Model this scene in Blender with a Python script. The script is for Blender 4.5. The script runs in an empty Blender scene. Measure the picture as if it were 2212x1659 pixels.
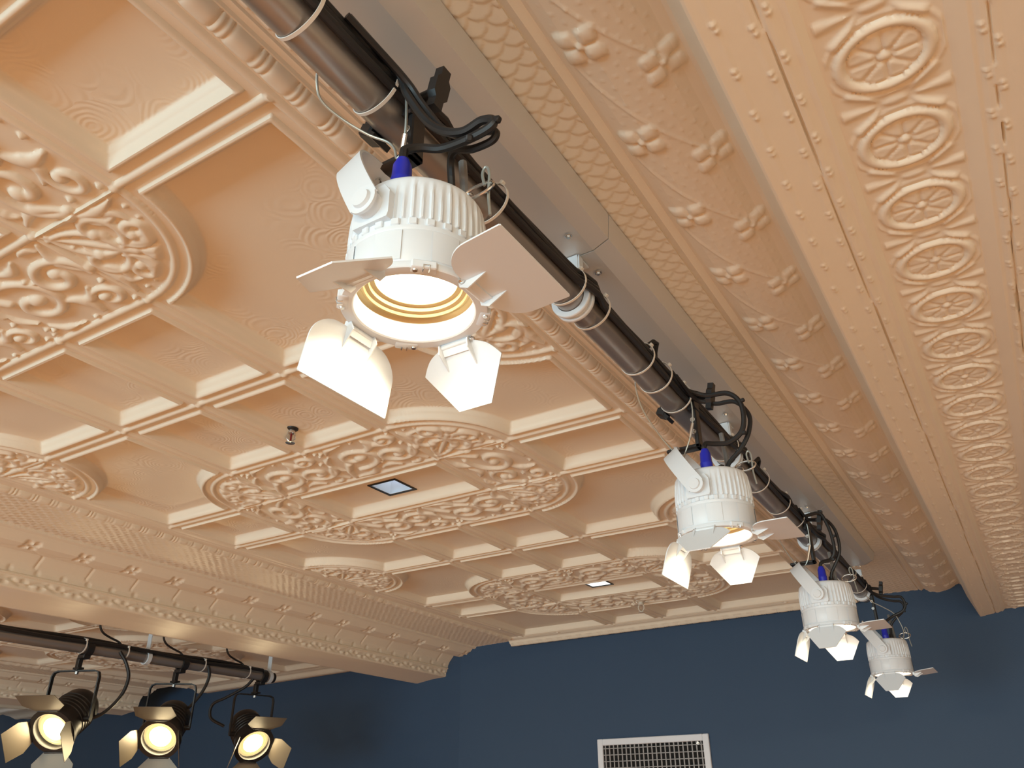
import bpy, math, random
import numpy as np
from mathutils import Vector, Matrix

PI = math.pi
R_ = math.radians
SC = bpy.context.scene
COL = SC.collection
CZ = 2.6                       # height of the camera above the floor; the ceiling is 1 m above it

# ------------------------------------------------------------------ camera
cam_d = bpy.data.cameras.new('camera')
cam_d.sensor_width = 36.0
cam_d.sensor_fit = 'HORIZONTAL'
cam_d.lens = 1722.86 / 2212.0 * 36.0
cam_d.clip_start = 0.02
cam_d.clip_end = 100
cam = bpy.data.objects.new('camera', cam_d)
COL.objects.link(cam)
p_, r_, y_ = R_(28.029), R_(0.308), R_(31.709)
fwd = Vector((-math.sin(y_) * math.cos(p_), math.cos(y_) * math.cos(p_), math.sin(p_)))
rgt = Vector((math.cos(y_), math.sin(y_), 0))
dwn = fwd.cross(rgt)
r2 = rgt * math.cos(r_) + dwn * math.sin(r_)
d2 = -rgt * math.sin(r_) + dwn * math.cos(r_)
mw = Matrix((r2, -d2, -fwd)).transposed().to_4x4()
mw.translation = Vector((0, 0, CZ))
cam.matrix_world = mw
SC.camera = cam

# ------------------------------------------------------------------ world, daylight, exposure
SC.view_settings.view_transform = 'Standard'
SC.view_settings.look = 'None'
SC.view_settings.gamma = 1.0
SC.view_settings.use_curve_mapping = False
SC.view_settings.exposure = 0.13
SC.cycles.max_bounces = 8
SC.cycles.diffuse_bounces = 5
SC.cycles.glossy_bounces = 4
SC.cycles.transmission_bounces = 4
SC.cycles.sample_clamp_indirect = 6.0
world = bpy.data.worlds.new('world')
SC.world = world
world.use_nodes = True
wbg = world.node_tree.nodes['Background']
wbg.inputs[0].default_value = (0.75, 0.86, 1.0, 1)
wbg.inputs[1].default_value = 1.0


def area(name, loc, target, sx, sy, power, color):
    d = bpy.data.lights.new(name, 'AREA')
    d.shape = 'RECTANGLE'
    d.size, d.size_y = sx, sy
    d.energy = power
    d.color = color
    o = bpy.data.objects.new(name, d)
    COL.objects.link(o)
    o.location = loc
    o.rotation_euler = (Vector(target) - Vector(loc)).to_track_quat('-Z', 'Z').to_euler()
    return o


# daylight entering through the street windows behind the camera
area('window_daylight', (-2.0, -5.9, 1.85), (-2.0, 0, 2.9), 7.4, 1.5, 335, (0.56, 0.88, 1.0))
# added warm fill lights, unseen, whose bounce off the floor warms the ceiling
for hx, hp in ((-5.4, 145), (-2.4, 165), (0.7, 215)):
    area('warm_fill', (hx, -2.6, 3.2), (hx, -2.2, 0), 0.6, 0.6, hp, (1.0, 0.79, 0.52))
    area('warm_fill', (hx, 1.0, 2.2), (hx, 1.0, 0), 0.8, 0.8, hp * .55, (1.0, 0.79, 0.52))


# ------------------------------------------------------------------ object helpers
def tag(o, label=None, cat=None, group=None, kind=None):
    if label: o['label'] = label
    if cat: o['category'] = cat
    if group: o['group'] = group
    if kind: o['kind'] = kind
    return o


def empty(name, loc=(0, 0, 0), label=None, cat=None, group=None):
    o = bpy.data.objects.new(name, None)
    o.empty_display_size = 0.05
    o.location = loc
    COL.objects.link(o)
    return tag(o, label, cat, group)


def link(name, me, parent=None, mat=None, sharp=38, smooth=True):
    if mat: me.materials.append(mat)
    if smooth:
        me.polygons.foreach_set('use_smooth', np.ones(len(me.polygons), dtype=bool))
        if sharp is not None:
            me.set_sharp_from_angle(angle=R_(sharp))
    o = bpy.data.objects.new(name, me)
    COL.objects.link(o)
    if parent: o.parent = parent
    return o


def grid_mesh(name, P, flip=False, drop=None):
    """P: (n, m, 3) array of points -> quad grid mesh"""
    n, m = P.shape[:2]
    me = bpy.data.meshes.new(name)
    idx = np.arange(n * m, dtype=np.int32).reshape(n, m)
    a, b, c, d = idx[:-1, :-1], idx[1:, :-1], idx[1:, 1:], idx[:-1, 1:]
    q = np.stack([a, d, c, b] if flip else [a, b, c, d], -1).reshape(-1, 4)
    if drop is not None:
        keep = ~(drop[:-1, :-1] & drop[1:, :-1] & drop[1:, 1:] & drop[:-1, 1:]).ravel()
        q = q[keep]
    me.vertices.add(n * m)
    me.vertices.foreach_set('co', P.astype(np.float32).ravel())
    nf = len(q)
    me.loops.add(nf * 4)
    me.loops.foreach_set('vertex_index', q.ravel().astype(np.int32))
    me.polygons.add(nf)
    me.polygons.foreach_set('loop_start', np.arange(0, nf * 4, 4, dtype=np.int32))
    me.update(calc_edges=True)
    return me


def frame(d, up=None):
    d = Vector(d).normalized()
    if up is None:
        up = Vector((0, 0, 1)) if abs(d.z) < 0.9 else Vector((1, 0, 0))
    x = Vector(up).cross(d).normalized()
    y = d.cross(x)
    return x, y, d


class MB:
    """collects solids, builds them as one mesh"""
    def __init__(self):
        self.v, self.f = [], []

    def add(self, vs, fs, M=None):
        k = len(self.v)
        for p in vs:
            p = Vector(p)
            self.v.append(tuple(M @ p) if M else tuple(p))
        for f in fs:
            self.f.append([i + k for i in f])
        return self

    def box(self, c, s, M=None, bev=0.0):
        x, y, z = s[0] / 2, s[1] / 2, s[2] / 2
        if bev <= 0:
            vs = [(c[0] + i * x, c[1] + j * y, c[2] + k * z) for i in (-1, 1) for j in (-1, 1) for k in (-1, 1)]
            fs = [(0, 1, 3, 2), (4, 6, 7, 5), (0, 4, 5, 1), (2, 3, 7, 6), (0, 2, 6, 4), (1, 5, 7, 3)]
            return self.add(vs, fs, M)
        b = bev
        o = [(-x + b, -y), (x - b, -y), (x, -y + b), (x, y - b), (x - b, y), (-x + b, y), (-x, y - b), (-x, -y + b)]
        i_ = [(px * (1 - b / x), py * (1 - b / y)) for px, py in o]
        L = [(i_, -z), (o, -z + b), (o, z - b), (i_, z)]
        vs = [(c[0] + px, c[1] + py, c[2] + h) for ring, h in L for px, py in ring]
        fs = [tuple(range(7, -1, -1)), tuple(range(24, 32))]
        for r in range(3):
            for k in range(8):
                fs.append((r * 8 + k, r * 8 + (k + 1) % 8, r * 8 + 8 + (k + 1) % 8, r * 8 + 8 + k))
        return self.add(vs, fs, M)

    def lathe(self, prof, n=32, M=None, cap=True, a0=0.0, a1=2 * PI):
        """prof: [(r, z)] revolved round z"""
        full = abs(a1 - a0 - 2 * PI) < 1e-6
        m = n if full else n + 1
        vs = [(r * math.cos(a0 + (a1 - a0) * k / n), r * math.sin(a0 + (a1 - a0) * k / n), z) for r, z in prof for k in range(m)]
        fs = []
        for i in range(len(prof) - 1):
            for k in range(n):
                k2 = (k + 1) % m
                fs.append((i * m + k, i * m + k2, (i + 1) * m + k2, (i + 1) * m + k))
        if cap and full:
            if prof[0][0] > 1e-6: fs.append(tuple(range(m - 1, -1, -1)))
            if prof[-1][0] > 1e-6: fs.append(tuple((len(prof) - 1) * m + k for k in range(m)))
        return self.add(vs, fs, M)

    def cyl(self, a, b, r, r2=None, n=20):
        a, b = Vector(a), Vector(b)
        x, y, d = frame(b - a)
        M = Matrix((x, y, d)).transposed().to_4x4()
        M.translation = a
        h = (b - a).length
        return self.lathe([(r, 0), (r if r2 is None else r2, h)], n, M)

    def tube(self, path, r, n=8, closed=False, flat=None, up=None):
        """tube along a polyline; r number or list; flat=(w, t) gives a flat strip section"""
        P = [Vector(p) for p in path]
        N = len(P)
        rings = []
        prev = None
        for i in range(N):
            if closed:
                t = P[(i + 1) % N] - P[(i - 1) % N]
            else:
                t = P[min(i + 1, N - 1)] - P[max(i - 1, 0)]
            t.normalize()
            if up is not None:
                x = Vector(up).cross(t).normalized()
            elif prev is None:
                x = frame(t)[0]
            else:
                x = (prev - t * prev.dot(t)).normalized()
            prev = x
            y = t.cross(x)
            rr = r[i] if isinstance(r, (list, tuple)) else r
            if flat:
                w, th = flat
                rings.append([P[i] + x * sx * th / 2 + y * sy * w / 2 for sx, sy in ((-1, -1), (1, -1), (1, 1), (-1, 1))])
            else:
                rings.append([P[i] + (x * math.cos(2 * PI * k / n) + y * math.sin(2 * PI * k / n)) * rr for k in range(n)])
        m = len(rings[0])
        vs = [p for ring in rings for p in ring]
        fs = []
        for i in range(N if closed else N - 1):
            j = (i + 1) % N
            for k in range(m):
                fs.append((i * m + k, i * m + (k + 1) % m, j * m + (k + 1) % m, j * m + k))
        if not closed:
            fs.append(tuple(range(m - 1, -1, -1)))
            fs.append(tuple((N - 1) * m + k for k in range(m)))
        return self.add(vs, fs)

    def prism(self, outline, t, M=None):
        """outline in xy, extruded from z=-t/2 to t/2"""
        n = len(outline)
        vs = [(x, y, -t / 2) for x, y in outline] + [(x, y, t / 2) for x, y in outline]
        fs = [tuple(range(n - 1, -1, -1)), tuple(range(n, 2 * n))]
        for k in range(n):
            fs.append((k, (k + 1) % n, n + (k + 1) % n, n + k))
        return self.add(vs, fs, M)

    def build(self, name, mat, parent=None, sharp=38, smooth=True):
        me = bpy.data.meshes.new(name)
        me.from_pydata(self.v, [], self.f)
        me.update()
        return link(name, me, parent, mat, sharp, smooth)


def spline(pts, n=8):
    """Catmull-Rom through pts"""
    P = [Vector(p) for p in pts]
    P = [P[0] * 2 - P[1]] + P + [P[-1] * 2 - P[-2]]
    out = []
    for i in range(1, len(P) - 2):
        for k in range(n):
            t = k / n
            a, b, c, d = P[i - 1], P[i], P[i + 1], P[i + 2]
            out.append(0.5 * ((2 * b) + (c - a) * t + (2 * a - 5 * b + 4 * c - d) * t * t + (3 * b - 3 * c + d - a) * t ** 3))
    out.append(P[-2])
    return out


def copy_tree(o, parent=None):
    c = o.copy()
    COL.objects.link(c)
    if parent: c.parent = parent
    for ch in o.children:
        copy_tree(ch, c)
    return c


# ------------------------------------------------------------------ materials
def mat(name, color, rough=0.5, metal=0.0, spec=0.5, emit=None, estr=0.0, trans=0.0, bump=None, var=None, coat=0.0):
    m = bpy.data.materials.new(name)
    m.use_nodes = True
    nt = m.node_tree
    b = nt.nodes['Principled BSDF']
    b.inputs['Base Color'].default_value = (*color, 1)
    b.inputs['Roughness'].default_value = rough
    b.inputs['Metallic'].default_value = metal
    b.inputs['Specular IOR Level'].default_value = spec
    b.inputs['Coat Weight'].default_value = coat
    if trans: b.inputs['Transmission Weight'].default_value = trans
    if emit:
        b.inputs['Emission Color'].default_value = (*emit, 1)
        b.inputs['Emission Strength'].default_value = estr
    tc = nt.nodes.new('ShaderNodeTexCoord')
    if var:      # (scale, amount): slight uneven tone of the paint
        n = nt.nodes.new('ShaderNodeTexNoise')
        n.inputs['Scale'].default_value = var[0]
        n.inputs['Detail'].default_value = 4
        nt.links.new(tc.outputs['Object'], n.inputs['Vector'])
        mx = nt.nodes.new('ShaderNodeMix')
        mx.data_type = 'RGBA'
        mx.inputs[6].default_value = (*[c * (1 - var[1]) for c in color], 1)
        mx.inputs[7].default_value = (*[min(1, c * (1 + var[1])) for c in color], 1)
        nt.links.new(n.outputs['Fac'], mx.inputs[0])
        nt.links.new(mx.outputs[2], b.inputs['Base Color'])
    if bump:     # (scale, strength, distance)
        n = nt.nodes.new('ShaderNodeTexNoise')
        n.inputs['Scale'].default_value = bump[0]
        n.inputs['Detail'].default_value = 3
        nt.links.new(tc.outputs['Object'], n.inputs['Vector'])
        bp = nt.nodes.new('ShaderNodeBump')
        bp.inputs['Strength'].default_value = bump[1]
        bp.inputs['Distance'].default_value = bump[2]
        nt.links.new(n.outputs['Fac'], bp.inputs['Height'])
        nt.links.new(bp.outputs['Normal'], b.inputs['Normal'])
    return m


CREAM = (0.80, 0.735, 0.60)
M_TIN = mat('cream_painted_tin', CREAM, rough=0.42, spec=0.35, var=(3.0, 0.03), bump=(45, 0.12, 0.002))


def tin_swirl():
    """cream tin whose sunken coffer panels carry a faint stamped swirl"""
    m = mat('cream_painted_coffered_tin', CREAM, rough=0.42, spec=0.35, var=(3.0, 0.03))
    nt = m.node_tree
    b = nt.nodes['Principled BSDF']
    tc = nt.nodes.new('ShaderNodeTexCoord')
    ns = nt.nodes.new('ShaderNodeTexNoise')
    ns.inputs['Scale'].default_value = 7.0
    nt.links.new(tc.outputs['Object'], ns.inputs['Vector'])
    ad = nt.nodes.new('ShaderNodeVectorMath')
    ad.operation = 'MULTIPLY_ADD'
    ad.inputs[1].default_value = (0.06, 0.06, 0.0)
    nt.links.new(ns.outputs['Color'], ad.inputs[0])
    nt.links.new(tc.outputs['Object'], ad.inputs[2])
    vo = nt.nodes.new('ShaderNodeTexVoronoi')
    vo.inputs['Scale'].default_value = 11.0
    nt.links.new(ad.outputs[0], vo.inputs['Vector'])
    mu = nt.nodes.new('ShaderNodeMath')
    mu.operation = 'MULTIPLY'
    mu.inputs[1].default_value = 55.0
    nt.links.new(vo.outputs['Distance'], mu.inputs[0])
    si = nt.nodes.new('ShaderNodeMath')
    si.operation = 'SINE'
    nt.links.new(mu.outputs[0], si.inputs[0])
    n2 = nt.nodes.new('ShaderNodeTexNoise')
    n2.inputs['Scale'].default_value = 5.0
    nt.links.new(tc.outputs['Object'], n2.inputs['Vector'])
    mr = nt.nodes.new('ShaderNodeMapRange')
    mr.inputs[1].default_value = 0.47
    mr.inputs[2].default_value = 0.65
    nt.links.new(n2.outputs['Fac'], mr.inputs[0])
    m1 = nt.nodes.new('ShaderNodeMath')
    m1.operation = 'MULTIPLY'
    nt.links.new(si.outputs[0], m1.inputs[0])
    nt.links.new(mr.outputs[0], m1.inputs[1])
    sx = nt.nodes.new('ShaderNodeSeparateXYZ')
    nt.links.new(tc.outputs['Object'], sx.inputs[0])
    gt = nt.nodes.new('ShaderNodeMath')
    gt.operation = 'GREATER_THAN'
    gt.inputs[1].default_value = 1.0235          # only the sunken panels
    nt.links.new(sx.outputs[2], gt.inputs[0])
    m2 = nt.nodes.new('ShaderNodeMath')
    m2.operation = 'MULTIPLY'
    nt.links.new(m1.outputs[0], m2.inputs[0])
    nt.links.new(gt.outputs[0], m2.inputs[1])
    bp = nt.nodes.new('ShaderNodeBump')
    bp.inputs['Strength'].default_value = 0.2
    bp.inputs['Distance'].default_value = 0.0016
    nt.links.new(m2.outputs[0], bp.inputs['Height'])
    nt.links.new(bp.outputs['Normal'], b.inputs['Normal'])
    return m


M_COF = tin_swirl()
M_WALL = mat('navy_wall_paint', (0.034, 0.066, 0.122), rough=0.6, spec=0.3, var=(1.2, 0.06), bump=(160, 0.25, 0.002))
M_PLASTER = mat('pale_plaster', (0.62, 0.56, 0.48), rough=0.8)
M_SLAB = mat('ceiling_boards', (0.55, 0.45, 0.36), rough=0.8)


def wood_floor():
    m = mat('oak_floor', (0.42, 0.2, 0.075), rough=0.45)
    nt = m.node_tree
    b = nt.nodes['Principled BSDF']
    tc = nt.nodes.new('ShaderNodeTexCoord')
    br = nt.nodes.new('ShaderNodeTexBrick')
    br.inputs['Scale'].default_value = 1.0
    br.inputs['Color1'].default_value = (0.24, 0.115, 0.05, 1)
    br.inputs['Color2'].default_value = (0.18, 0.085, 0.036, 1)
    br.inputs['Mortar'].default_value = (0.05, 0.025, 0.012, 1)
    br.inputs['Mortar Size'].default_value = 0.004
    br.inputs['Brick Width'].default_value = 1.4
    br.inputs['Row Height'].default_value = 0.11
    nt.links.new(tc.outputs['Object'], br.inputs['Vector'])
    nt.links.new(br.outputs['Color'], b.inputs['Base Color'])
    return m


M_FLOOR = wood_floor()


# ------------------------------------------------------------------ the room
WXS = [-12.5, -6.5, -4.7, -3.4, -.65, 3.0]          # the end wall is a little skewed and out of true
WYS = [5.95, 5.26, 5.02, 4.80, 4.667, 4.50]


def wall_y(x):
    return np.interp(x, WXS, WYS)


def wedge(name, xs, y0, yf, z0, z1, m):
    """a solid whose back edge follows the slightly skewed end wall"""
    b = MB()
    x0, x1 = xs
    back = [(x, float(yf(x))) for x in WXS if x0 < x < x1]
    back = [(x1, float(yf(x1)))] + back[::-1] + [(x0, float(yf(x0)))]
    b.prism([(x0, y0), (x1, y0)] + back, z1 - z0, Matrix.Translation((0, 0, (z0 + z1) / 2)))
    o = b.build(name, m, smooth=False)
    return o


RX0, RX1, RY0 = -12.5, 3.0, -6.0
tag(wedge('floor', (RX0, RX1), RY0, wall_y, -0.1, 0.0, M_FLOOR), 'warm oak plank floor of the hall', 'floor', kind='structure')
o = MB()
o.prism([(x, y) for x, y in zip(WXS, WYS)] + [(x, y + .2) for x, y in zip(WXS[::-1], WYS[::-1])], CZ + 1.2, Matrix.Translation((0, 0, CZ / 2 + .6)))
tag(o.build('wall_back', M_WALL, smooth=False), 'navy blue painted end wall under the tin ceiling', 'wall', kind='structure')
o = MB().box((RX0 - .1, -.5, CZ / 2 + .57), (.2, 12.0, CZ + 1.15))
tag(o.build('wall_left', M_PLASTER, smooth=False), 'pale plaster side wall far to the left', 'wall', kind='structure')
o = MB().box((RX1 + .1, -.5, CZ / 2 + .57), (.2, 12.0, CZ + 1.15))
tag(o.build('wall_right', M_PLASTER, smooth=False), 'pale plaster side wall to the right', 'wall', kind='structure')
o = MB()   # street wall behind the camera with its wide window opening
o.box((RX0 / 2 + RX1 / 2, RY0 - .1, .5), (RX1 - RX0, .2, 1.0))
o.box((RX0 / 2 + RX1 / 2, RY0 - .1, 3.25), (RX1 - RX0, .2, 1.0))
o.box((-9.25, RY0 - .1, 1.875), (6.5, .2, 1.75))
o.box((2.1, RY0 - .1, 1.875), (1.8, .2, 1.75))
tag(o.build('wall_front', M_PLASTER, smooth=False), 'pale street wall behind the camera with a wide window opening', 'wall', kind='structure')
tag(wedge('ceiling', (RX0, RX1), RY0, wall_y, CZ + 1.12, CZ + 1.2, M_SLAB), 'boards above the tin ceiling', 'ceiling', kind='structure')

# ------------------------------------------------------------------ stamped ornament as height tiles
NT = 200
_g = (np.arange(NT) + 0.5) / NT
TP, TQ = np.meshgrid(_g, _g, indexing='ij')


def stamp(H, path, r0, r1, h0, h1, end=0.0):
    """raise a rounded stroke along a polyline; end = radius of a blob at the tip"""
    pts = []
    P = np.array(path, float)
    for a, b in zip(P[:-1], P[1:]):
        k = max(2, int(np.hypot(*(b - a)) / 0.012))
        pts += [a + (b - a) * t for t in np.linspace(0, 1, k, endpoint=False)]
    pts.append(P[-1])
    n = len(pts)
    for i, c in enumerate(pts):
        t = i / max(1, n - 1)
        r = r0 + (r1 - r0) * t
        h = h0 + (h1 - h0) * t
        if i == n - 1 and end: r, h = end, h1 * 1.25
        i0, i1 = max(0, int((c[0] - r) * NT)), min(NT, int((c[0] + r) * NT) + 2)
        j0, j1 = max(0, int((c[1] - r) * NT)), min(NT, int((c[1] + r) * NT) + 2)
        if i0 >= i1 or j0 >= j1: continue
        d2 = (TP[i0:i1, j0:j1] - c[0]) ** 2 + (TQ[i0:i1, j0:j1] - c[1]) ** 2
        H[i0:i1, j0:j1] = np.maximum(H[i0:i1, j0:j1], h * np.sqrt(np.clip(1 - d2 / (r * r), 0, 1)))


def spiral(cx, cy, r0, r1, a0, turns, sgn=1, n=40):
    out = []
    for k in range(n + 1):
        t = k / n
        r = r0 * (r1 / r0) ** t
        a = a0 + sgn * turns * 2 * PI * t
        out.append((cx + r * math.cos(a), cy + r * math.sin(a)))
    return out


def leaf(H, base, tip, bend, w, h):
    """acanthus leaf: a fat curved stroke swelling in the middle"""
    b, t = np.array(base), np.array(tip)
    d = t - b
    nrm = np.array([-d[1], d[0]])
    pts = [tuple(b + d * s + nrm * bend * math.sin(PI * s)) for s in np.linspace(0, 1, 14)]
    stamp(H, pts[:8], w * .35, w, h * .6, h)
    stamp(H, pts[7:], w, w * .3, h, h * .8)


def mirror_diag(H):
    return np.maximum(H, H.T)


# quarter-disc tile of the medallion corners
HQ = np.zeros((NT, NT))
stamp(HQ, [(.02, .02), (.30, .30), (.52, .52)], .022, .05, .7, 1.0)
stamp(HQ, [(.0, .0), (.25, .0), (.45, .0)], .03, .055, .9, 1.1, .07)
leaf(HQ, (.45, .02), (.86, .05), .12, .055, .95)
leaf(HQ, (.47, .03), (.76, .17), .25, .05, .9)
stamp(HQ, spiral(.46, .20, .40, .06, PI * 1.12, 1.15, -1), .030, .042, .9, 1.0, .062)
stamp(HQ, spiral(.70, .36, .20, .05, PI * .95, 1.05, -1), .032, .045, .9, 1.0, .058)
leaf(HQ, (.30, .20), (.42, .40), -.35, .055, .9)
leaf(HQ, (.52, .42), (.80, .34), .35, .07, 1.1)
leaf(HQ, (.55, .48), (.86, .44), -.15, .045, .9)
leaf(HQ, (.52, .52), (.74, .60), .12, .06, 1.0)
stamp(HQ, [(.62, .62), (.66, .66)], .06, .035, 1.0, 1.2)
leaf(HQ, (.60, .17), (.78, .26), -.4, .05, .8)
for c in ((.88, .16), (.91, .22), (.86, .29), (.14, .24), (.24, .13)): stamp(HQ, [c, c], .022, .022, .8, .8)
HQ = mirror_diag(HQ)
HQ *= np.clip((0.93 - np.hypot(TP, TQ)) / 0.05, 0, 1)

# straight tile of the medallion border: t along, q outward
HE = np.zeros((NT, NT))
stamp(HE, spiral(.32, .55, .34, .06, -PI * .62, 1.2, 1), .036, .046, .9, 1.0, .068)
stamp(HE, spiral(.72, .42, .27, .06, PI * .1, 1.2, -1), .034, .044, .9, 1.0, .062)
stamp(HE, spiral(.83, .80, .14, .045, PI * 1.2, 1.0, 1), .028, .035, .8, .95, .05)
leaf(HE, (.05, .06), (.34, .22), -.28, .062, 1.0)
leaf(HE, (.02, .30), (.10, .72), .22, .05, .9)
leaf(HE, (.40, .12), (.62, .10), .3, .05, .85)
leaf(HE, (.48, .62), (.64, .90), -.25, .06, 1.0)
leaf(HE, (.14, .80), (.40, .93), .2, .052, .9)
leaf(HE, (.55, .66), (.78, .62), .4, .05, .9)
leaf(HE, (.93, .08), (.97, .48), .18, .05, .9)
leaf(HE, (.86, .12), (.74, .08), .3, .045, .8)
stamp(HE, [(.0, .05), (.05, .25), (.16, .42)], .03, .04, .8, .9)
for c in ((.06, .90), (.11, .86), (.07, .82), (.50, .30), (.55, .35), (.93, .62), (.95, .92), (.52, .93)): stamp(HE, [c, c], .024, .024, .9, .9)
HE *= np.clip(np.minimum(np.minimum(TQ - .02, .95 - TQ), 1) / .03, 0, 1)


def samp(H, p, q):
    x = np.clip(p * NT - .5, 0, NT - 1.001)
    y = np.clip(q * NT - .5, 0, NT - 1.001)
    i, j = x.astype(int), y.astype(int)
    fx, fy = x - i, y - j
    return H[i, j] * (1 - fx) * (1 - fy) + H[i + 1, j] * fx * (1 - fy) + H[i, j + 1] * (1 - fx) * fy + H[i + 1, j + 1] * fx * fy


# pattern modules of the coffered ceiling (metres)
A_, B_, C_, C2_ = 0.3327, 0.2611, 0.3971, 0.4051
XC, YC = -1.7866, 0.398           # centre of the nearest medallion
PER = A_ + 2 * B_ + 2 * C2_
U1, U2, U3 = A_, A_ + B_, A_ + B_ + C_
V1, V2, V3 = A_ / 2, A_ / 2 + B_, A_ / 2 + B_ + C2_
ORN = 0.0105


def ease(t):
    t = np.clip(t, 0, 1)
    return t * t * (3 - 2 * t)


def coffer(s):
    """height across a coffer edge, s = distance from the seam into the coffer"""
    z = np.zeros_like(s)
    z -= 0.0075 * np.sqrt(np.clip(1 - (s / 0.0085) ** 2, 0, 1))        # seam bead
    z -= 0.0085 * ease((s - 0.0265) / 0.004) * (s < 0.0370)              # rim steps down
    z = np.where(s >= 0.0370, -0.0085 + 0.0195 * np.clip((s - 0.0370) / 0.0105, 0, 1), z)
    z = np.where(s >= 0.0475, 0.0110 + 0.0140 * np.sin(np.clip((s - 0.0500) / 0.0090, 0, 1) * PI / 2), z)
    return z


def bead(s, t, per, r):
    """bead-and-reel moulding: s across, t along"""
    f = np.mod(t, per) / per
    rr = np.ones_like(f)
    # long olive bead then two thin reels
    k = np.clip(f / 0.66, 0, 1)
    rr = np.where(f < 0.66, 0.80 + 0.20 * np.sqrt(np.clip(1 - (2 * k - 1) ** 4, 0, 1)), rr)
    g = np.clip((f - 0.66) / 0.34, 0, 1)
    rr = np.where(f >= 0.66, 0.74 + 0.24 * np.sqrt(np.clip(1 - (2 * np.mod(g * 2, 1) - 1) ** 2, 0, 1)), rr)
    return -r * rr * np.sqrt(np.clip(1 - (s / (r * rr * 1.0)) ** 2, 0, 1))


def relief(X, Y):
    u0 = X - XC
    v0 = np.mod(Y - YC + PER / 2, PER) - PER / 2
    u, v = np.abs(u0), np.abs(v0)
    z = np.zeros_like(X)
    d1 = np.hypot(u - U1, v - V1)
    d2 = np.hypot(U3 - u, V3 - v)
    incen = (u < U1) & (v < V1)
    med = (~incen) & (((u < U1) & (v < V2)) | ((v < V1) & (u < U2)) | ((u >= U1) & (v >= V1) & (d1 < B_)))
    d2 = np.where(Y > 4.2, 9.0, d2)                       # none along the end wall
    half = d2 < B_
    side = (u >= U2) & (v < V1) & (u < U3)
    small = (u < U1) & (v >= V2)
    ell = (u >= U1) & (v >= V1) & (~med) & (~half) & (u < U3)
    BIG = 9.0
    s = np.full_like(X, BIG)
    s = np.where(incen, np.minimum(U1 - u, V1 - v), s)
    s = np.where(side, np.minimum(np.minimum(u - U2, U3 - u), V1 - v), s)
    s = np.where(small, np.minimum(np.minimum(u, U1 - u), np.minimum(v - V2, V3 - v)), s)
    se = np.minimum(np.minimum(u - U1, U3 - u), np.minimum(v - V1, V3 - v))
    se = np.minimum(se, np.minimum(d1 - B_, d2 - B_))
    s = np.where(ell, se, s)
    z = np.where(s < BIG, coffer(np.minimum(s, 1.0)), z)
    # medallion border: seam beads and scrolls
    big = np.full_like(X, BIG)
    sm = np.where((u < U1), np.minimum(V2 - v, v - V1), big)
    sm = np.where((v < V1), np.minimum(U2 - u, u - U1), sm)
    cor = med & (u >= U1) & (v >= V1)
    sm = np.where(cor, np.minimum(B_ - d1, np.minimum(u - U1, v - V1)), sm)
    zb = -0.0075 * np.sqrt(np.clip(1 - (np.abs(sm) / 0.0085) ** 2, 0, 1))
    zq = -ORN * samp(HQ, np.clip((u - U1) / B_, 0, 1), np.clip((v - V1) / B_, 0, 1))
    ts = np.mod(u0 + 2 * U1, U1) / U1
    zt = -ORN * samp(HE, ts, np.clip((v - V1) / B_, 0, 1))
    zs = -ORN * samp(HE, np.clip((v0 + V1) / A_, 0, 1), np.clip((u - U1) / B_, 0, 1))
    zo = np.where(cor, zq, np.where(u < U1, zt, zs))
    z = np.where(med, np.minimum(zb, zo), z)
    # half medallions at the sides
    zh = -ORN * samp(HQ, np.clip((U3 - u) / B_, 0, 1), np.clip((V3 - v) / B_, 0, 1))
    sh = np.minimum(B_ - d2, np.minimum(np.abs(V3 - v), 1))
    zb2 = -0.0075 * np.sqrt(np.clip(1 - (sh / 0.0085) ** 2, 0, 1))
    z = np.where(half & (u < U3), np.minimum(zb2, zh), z)
    # little knots where seams cross
    for (ku, kv) in ((U1, V2), (U2, V1), (U1, V1), (0, V2), (U3, V3 - B_), (U3 - B_, V3), (U3, V1), (0, V3), (U1, V3)):
        d = np.hypot(u - ku, v - kv)
        z = np.where(d < .012, np.minimum(z, -0.012 * np.sqrt(np.clip(1 - (d / 0.012) ** 2, 0, 1))), z)
    # border, bead-and-reel moulding on both sides
    z = np.where(u >= U3, -0.0075 * np.sqrt(np.clip(1 - ((u - U3) / 0.0085) ** 2, 0, 1)), z)
    ub = np.where(u0 > 0, u - 1.0285, u - 1.1020)          # the left strip is wider
    z = np.where(np.abs(ub) < 0.0195, bead(ub, Y, 0.0745, 0.0195), z)
    z = np.where((u0 < 0) & (np.abs(u - 1.035) < .006), -.003 * (1 - ((u - 1.035) / .006) ** 2), z)
    z = np.where(ub > 0.0235, 0.006 - .004 * (np.abs(ub - .0375) < .0025), z)
    return z


Y_END = 4.56                       # the last row of coffers ends here, then the crown along the wall


def crown(X, Y, z):
    e = Y - Y_END
    z = np.where(e > 0, 0, z)
    z = np.where(e > 0, -0.0075 * np.sqrt(np.clip(1 - (e / 0.0085) ** 2, 0, 1)), z)
    z = np.where(e > 0.02, -0.006 - .004 * ease((e - .02) / .02), z)
    z = np.where(e > 0.045, -.010 - .018 * ease((e - .045) / .018) + bead(e - .085, X, 0.0745, 0.019) * .7, z)
    return z


def ysteps(y0, y1, base, grow, top):
    out = [y0]
    while out[-1] < y1:
        out.append(out[-1] + min(top, max(base, base * (1 + grow * max(0, out[-1] - .4)))))
    out[-1] = y1
    return np.array(out)


def warp(X, Y):
    """bring the last stretch to the skewed wall"""
    ye = wall_y(X)
    return np.where(Y > 4.0, 4.0 + (Y - 4.0) * (ye - 4.0) / 0.70, Y)


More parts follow.
